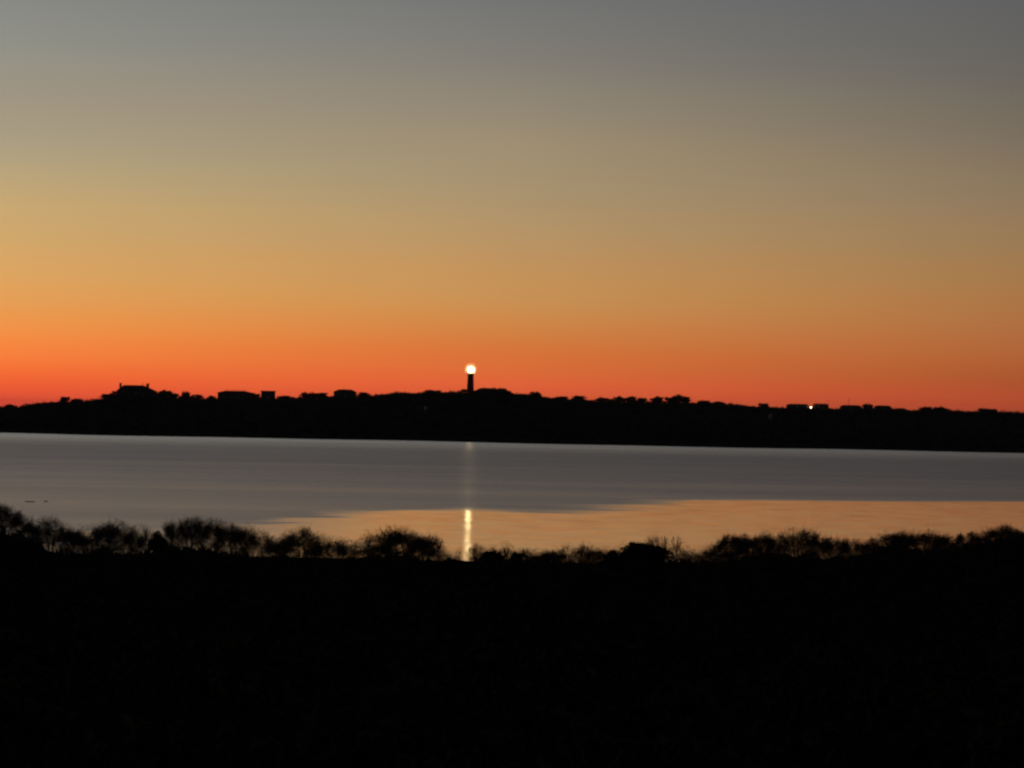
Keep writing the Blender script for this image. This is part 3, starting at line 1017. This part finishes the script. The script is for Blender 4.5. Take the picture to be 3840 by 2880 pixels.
# two pale sheds on the slope that just catch the eye
for (u, v, w_, lab, lit) in ((1596, 1545, 2.6, 'small shed with a dim pale window below the smooth crest', True),
                             (2886, 1577, 2.4, 'small pale shed low on the slope under the eastern houses', False)):
    Yq = 2740.0
    c = at(u, v, Yq)
    # stand it where the slope meets this line of sight
    best = min(np.arange(2300, 2950, 2.0), key=lambda y: abs(hz(c.x * y / Yq, y) - at(u, v, y).z))
    c = at(u, v, float(best)); g = hz(c.x, c.y) - 0.2
    root = empty('shed', (c.x, c.y - 6, g + 1.0))
    tag(root, lab, 'shed', 'sheds on the ridge slope')
    m = MB()
    h0 = 2.5
    m.add([(-w_ / 2, -2, -3), (w_ / 2, -2, -3), (w_ / 2, -2, h0), (0, -2, h0 + 1.4), (-w_ / 2, -2, h0),
           (-w_ / 2, 2, -3), (w_ / 2, 2, -3), (w_ / 2, 2, h0), (0, 2, h0 + 1.4), (-w_ / 2, 2, h0)],
          [(0, 1, 2, 3, 4), (9, 8, 7, 6, 5), (0, 5, 6, 1), (1, 6, 7, 2), (4, 9, 5, 0)])
    m.build('wall', M_shingle if lit else M_trim, root)
    m = MB()
    for s in (-1, 1):
        m.add([(s * (w_ / 2 + .25), -2.2, h0 - .25), (0, -2.2, h0 + 1.43), (0, 2.2, h0 + 1.43), (s * (w_ / 2 + .25), 2.2, h0 - .25),
               (s * (w_ / 2 + .25), -2.2, h0 - .07), (0, -2.2, h0 + 1.62), (0, 2.2, h0 + 1.62), (s * (w_ / 2 + .25), 2.2, h0 - .07)],
              [(0, 1, 2, 3), (7, 6, 5, 4), (0, 4, 5, 1), (1, 5, 6, 2), (2, 6, 7, 3), (3, 7, 4, 0)])
    m.build('roof', M_roof, root)
    m = MB(); m.box(-.45, .45, -2.06, -1.95, 0.9, 2.1)
    m.build('window', M_litwin if lit else M_glass, root)

# the lit lamp between the two low houses
c = at(3041, 1528, 2985)
g = hz(c.x, c.y)
root = empty('yard_lamp', (c.x, c.y, g))
tag(root, 'small lit yard lamp shining between two low houses on the eastern ridge', 'lamp')
zl = c.z - g
m = MB(); m.tube((0, 0, -.4), (0, 0, zl - .5), 0.09, 0.06, 6); m.lathe([(.16, zl - .6), (.3, zl - .52), (.3, zl - .46)], 10); m.build('post', M_iron, root)
m = MB(); m.lathe([(0.48 * math.cos(t), zl + 0.48 * math.sin(t)) for t in [math.pi * q / 10 - math.pi / 2 for q in range(1, 10)]], 14)
m.build('globe', M_lamp, root, True)

# two low rocks awash near the hedge
for (u, v, L_, lab) in ((112, 1882, 1.5, 'larger of two dark rocks awash in the grey western water'), (172, 1881, 0.75, 'smaller of two dark rocks awash in the grey western water')):
    d = (RM @ Vector(((u - 1920) / FPX, -(v - 1440) / FPX, -1.0)))
    t = -EYE / d.z
    px, py = d.x * t, d.y * t
    bm = bmesh.new()
    bmesh.ops.create_icosphere(bm, subdivisions=3, radius=1.0)
    rr = np.random.RandomState(int(u))
    for q in bm.verts:
        n_ = 0.22 * math.sin(q.co.x * 5.1 + u) + 0.15 * math.sin(q.co.x * 9 + q.co.y * 4) + 0.06 * rr.normal()
        q.co = Vector((q.co.x * L_ * 0.5, q.co.y * L_ * 0.45, q.co.z * 0.065 * (1 + n_ * 1.6) + 0.02))
    me = bpy.data.meshes.new('rock'); bm.to_mesh(me); bm.free(); me.materials.append(M_rock)
    o = link('rock', me); o.location = (px, py, 0.02)
    tag(o, lab, 'rock', 'rocks awash in the pond')


# ------------------------------------------------------------------ thin evening haze over pond and ridge
m, nt, p = new_mat('evening_haze')
nt.nodes.remove(p)
vol = nt.nodes.new('ShaderNodeVolumePrincipled')
vol.inputs['Color'].default_value = (0.9, 0.9, 0.9, 1)
vol.inputs['Density'].default_value = HAZE
nt.links.new(vol.outputs[0], nt.nodes['Material Output'].inputs['Volume'])
m_ = MB(); m_.box(-20500, 20500, -20500, 30500, -5.5, 62.0)
haze = m_.build('haze', m)
tag(haze, 'thin dusk haze lying over the pond and the ridge', 'haze', kind='stuff')

# ------------------------------------------------------------------ render settings
sc.view_settings.view_transform = 'Standard'
sc.view_settings.look = 'None'
sc.view_settings.exposure = 0.0
sc.view_settings.gamma = 1.0
sc.render.engine = 'CYCLES'
sc.cycles.use_denoising = True
sc.cycles.volume_bounces = 0
sc.cycles.max_bounces = 5
sc.cycles.diffuse_bounces = 2
sc.cycles.glossy_bounces = 3

sc.cycles.sample_clamp_direct = 0
sc.cycles.pixel_filter_type = 'BLACKMAN_HARRIS'
sc.cycles.filter_width = 2.4
sc.cycles.caustics_reflective = True
sc.cycles.use_light_tree = False
sc.cycles.sample_clamp_indirect = 8
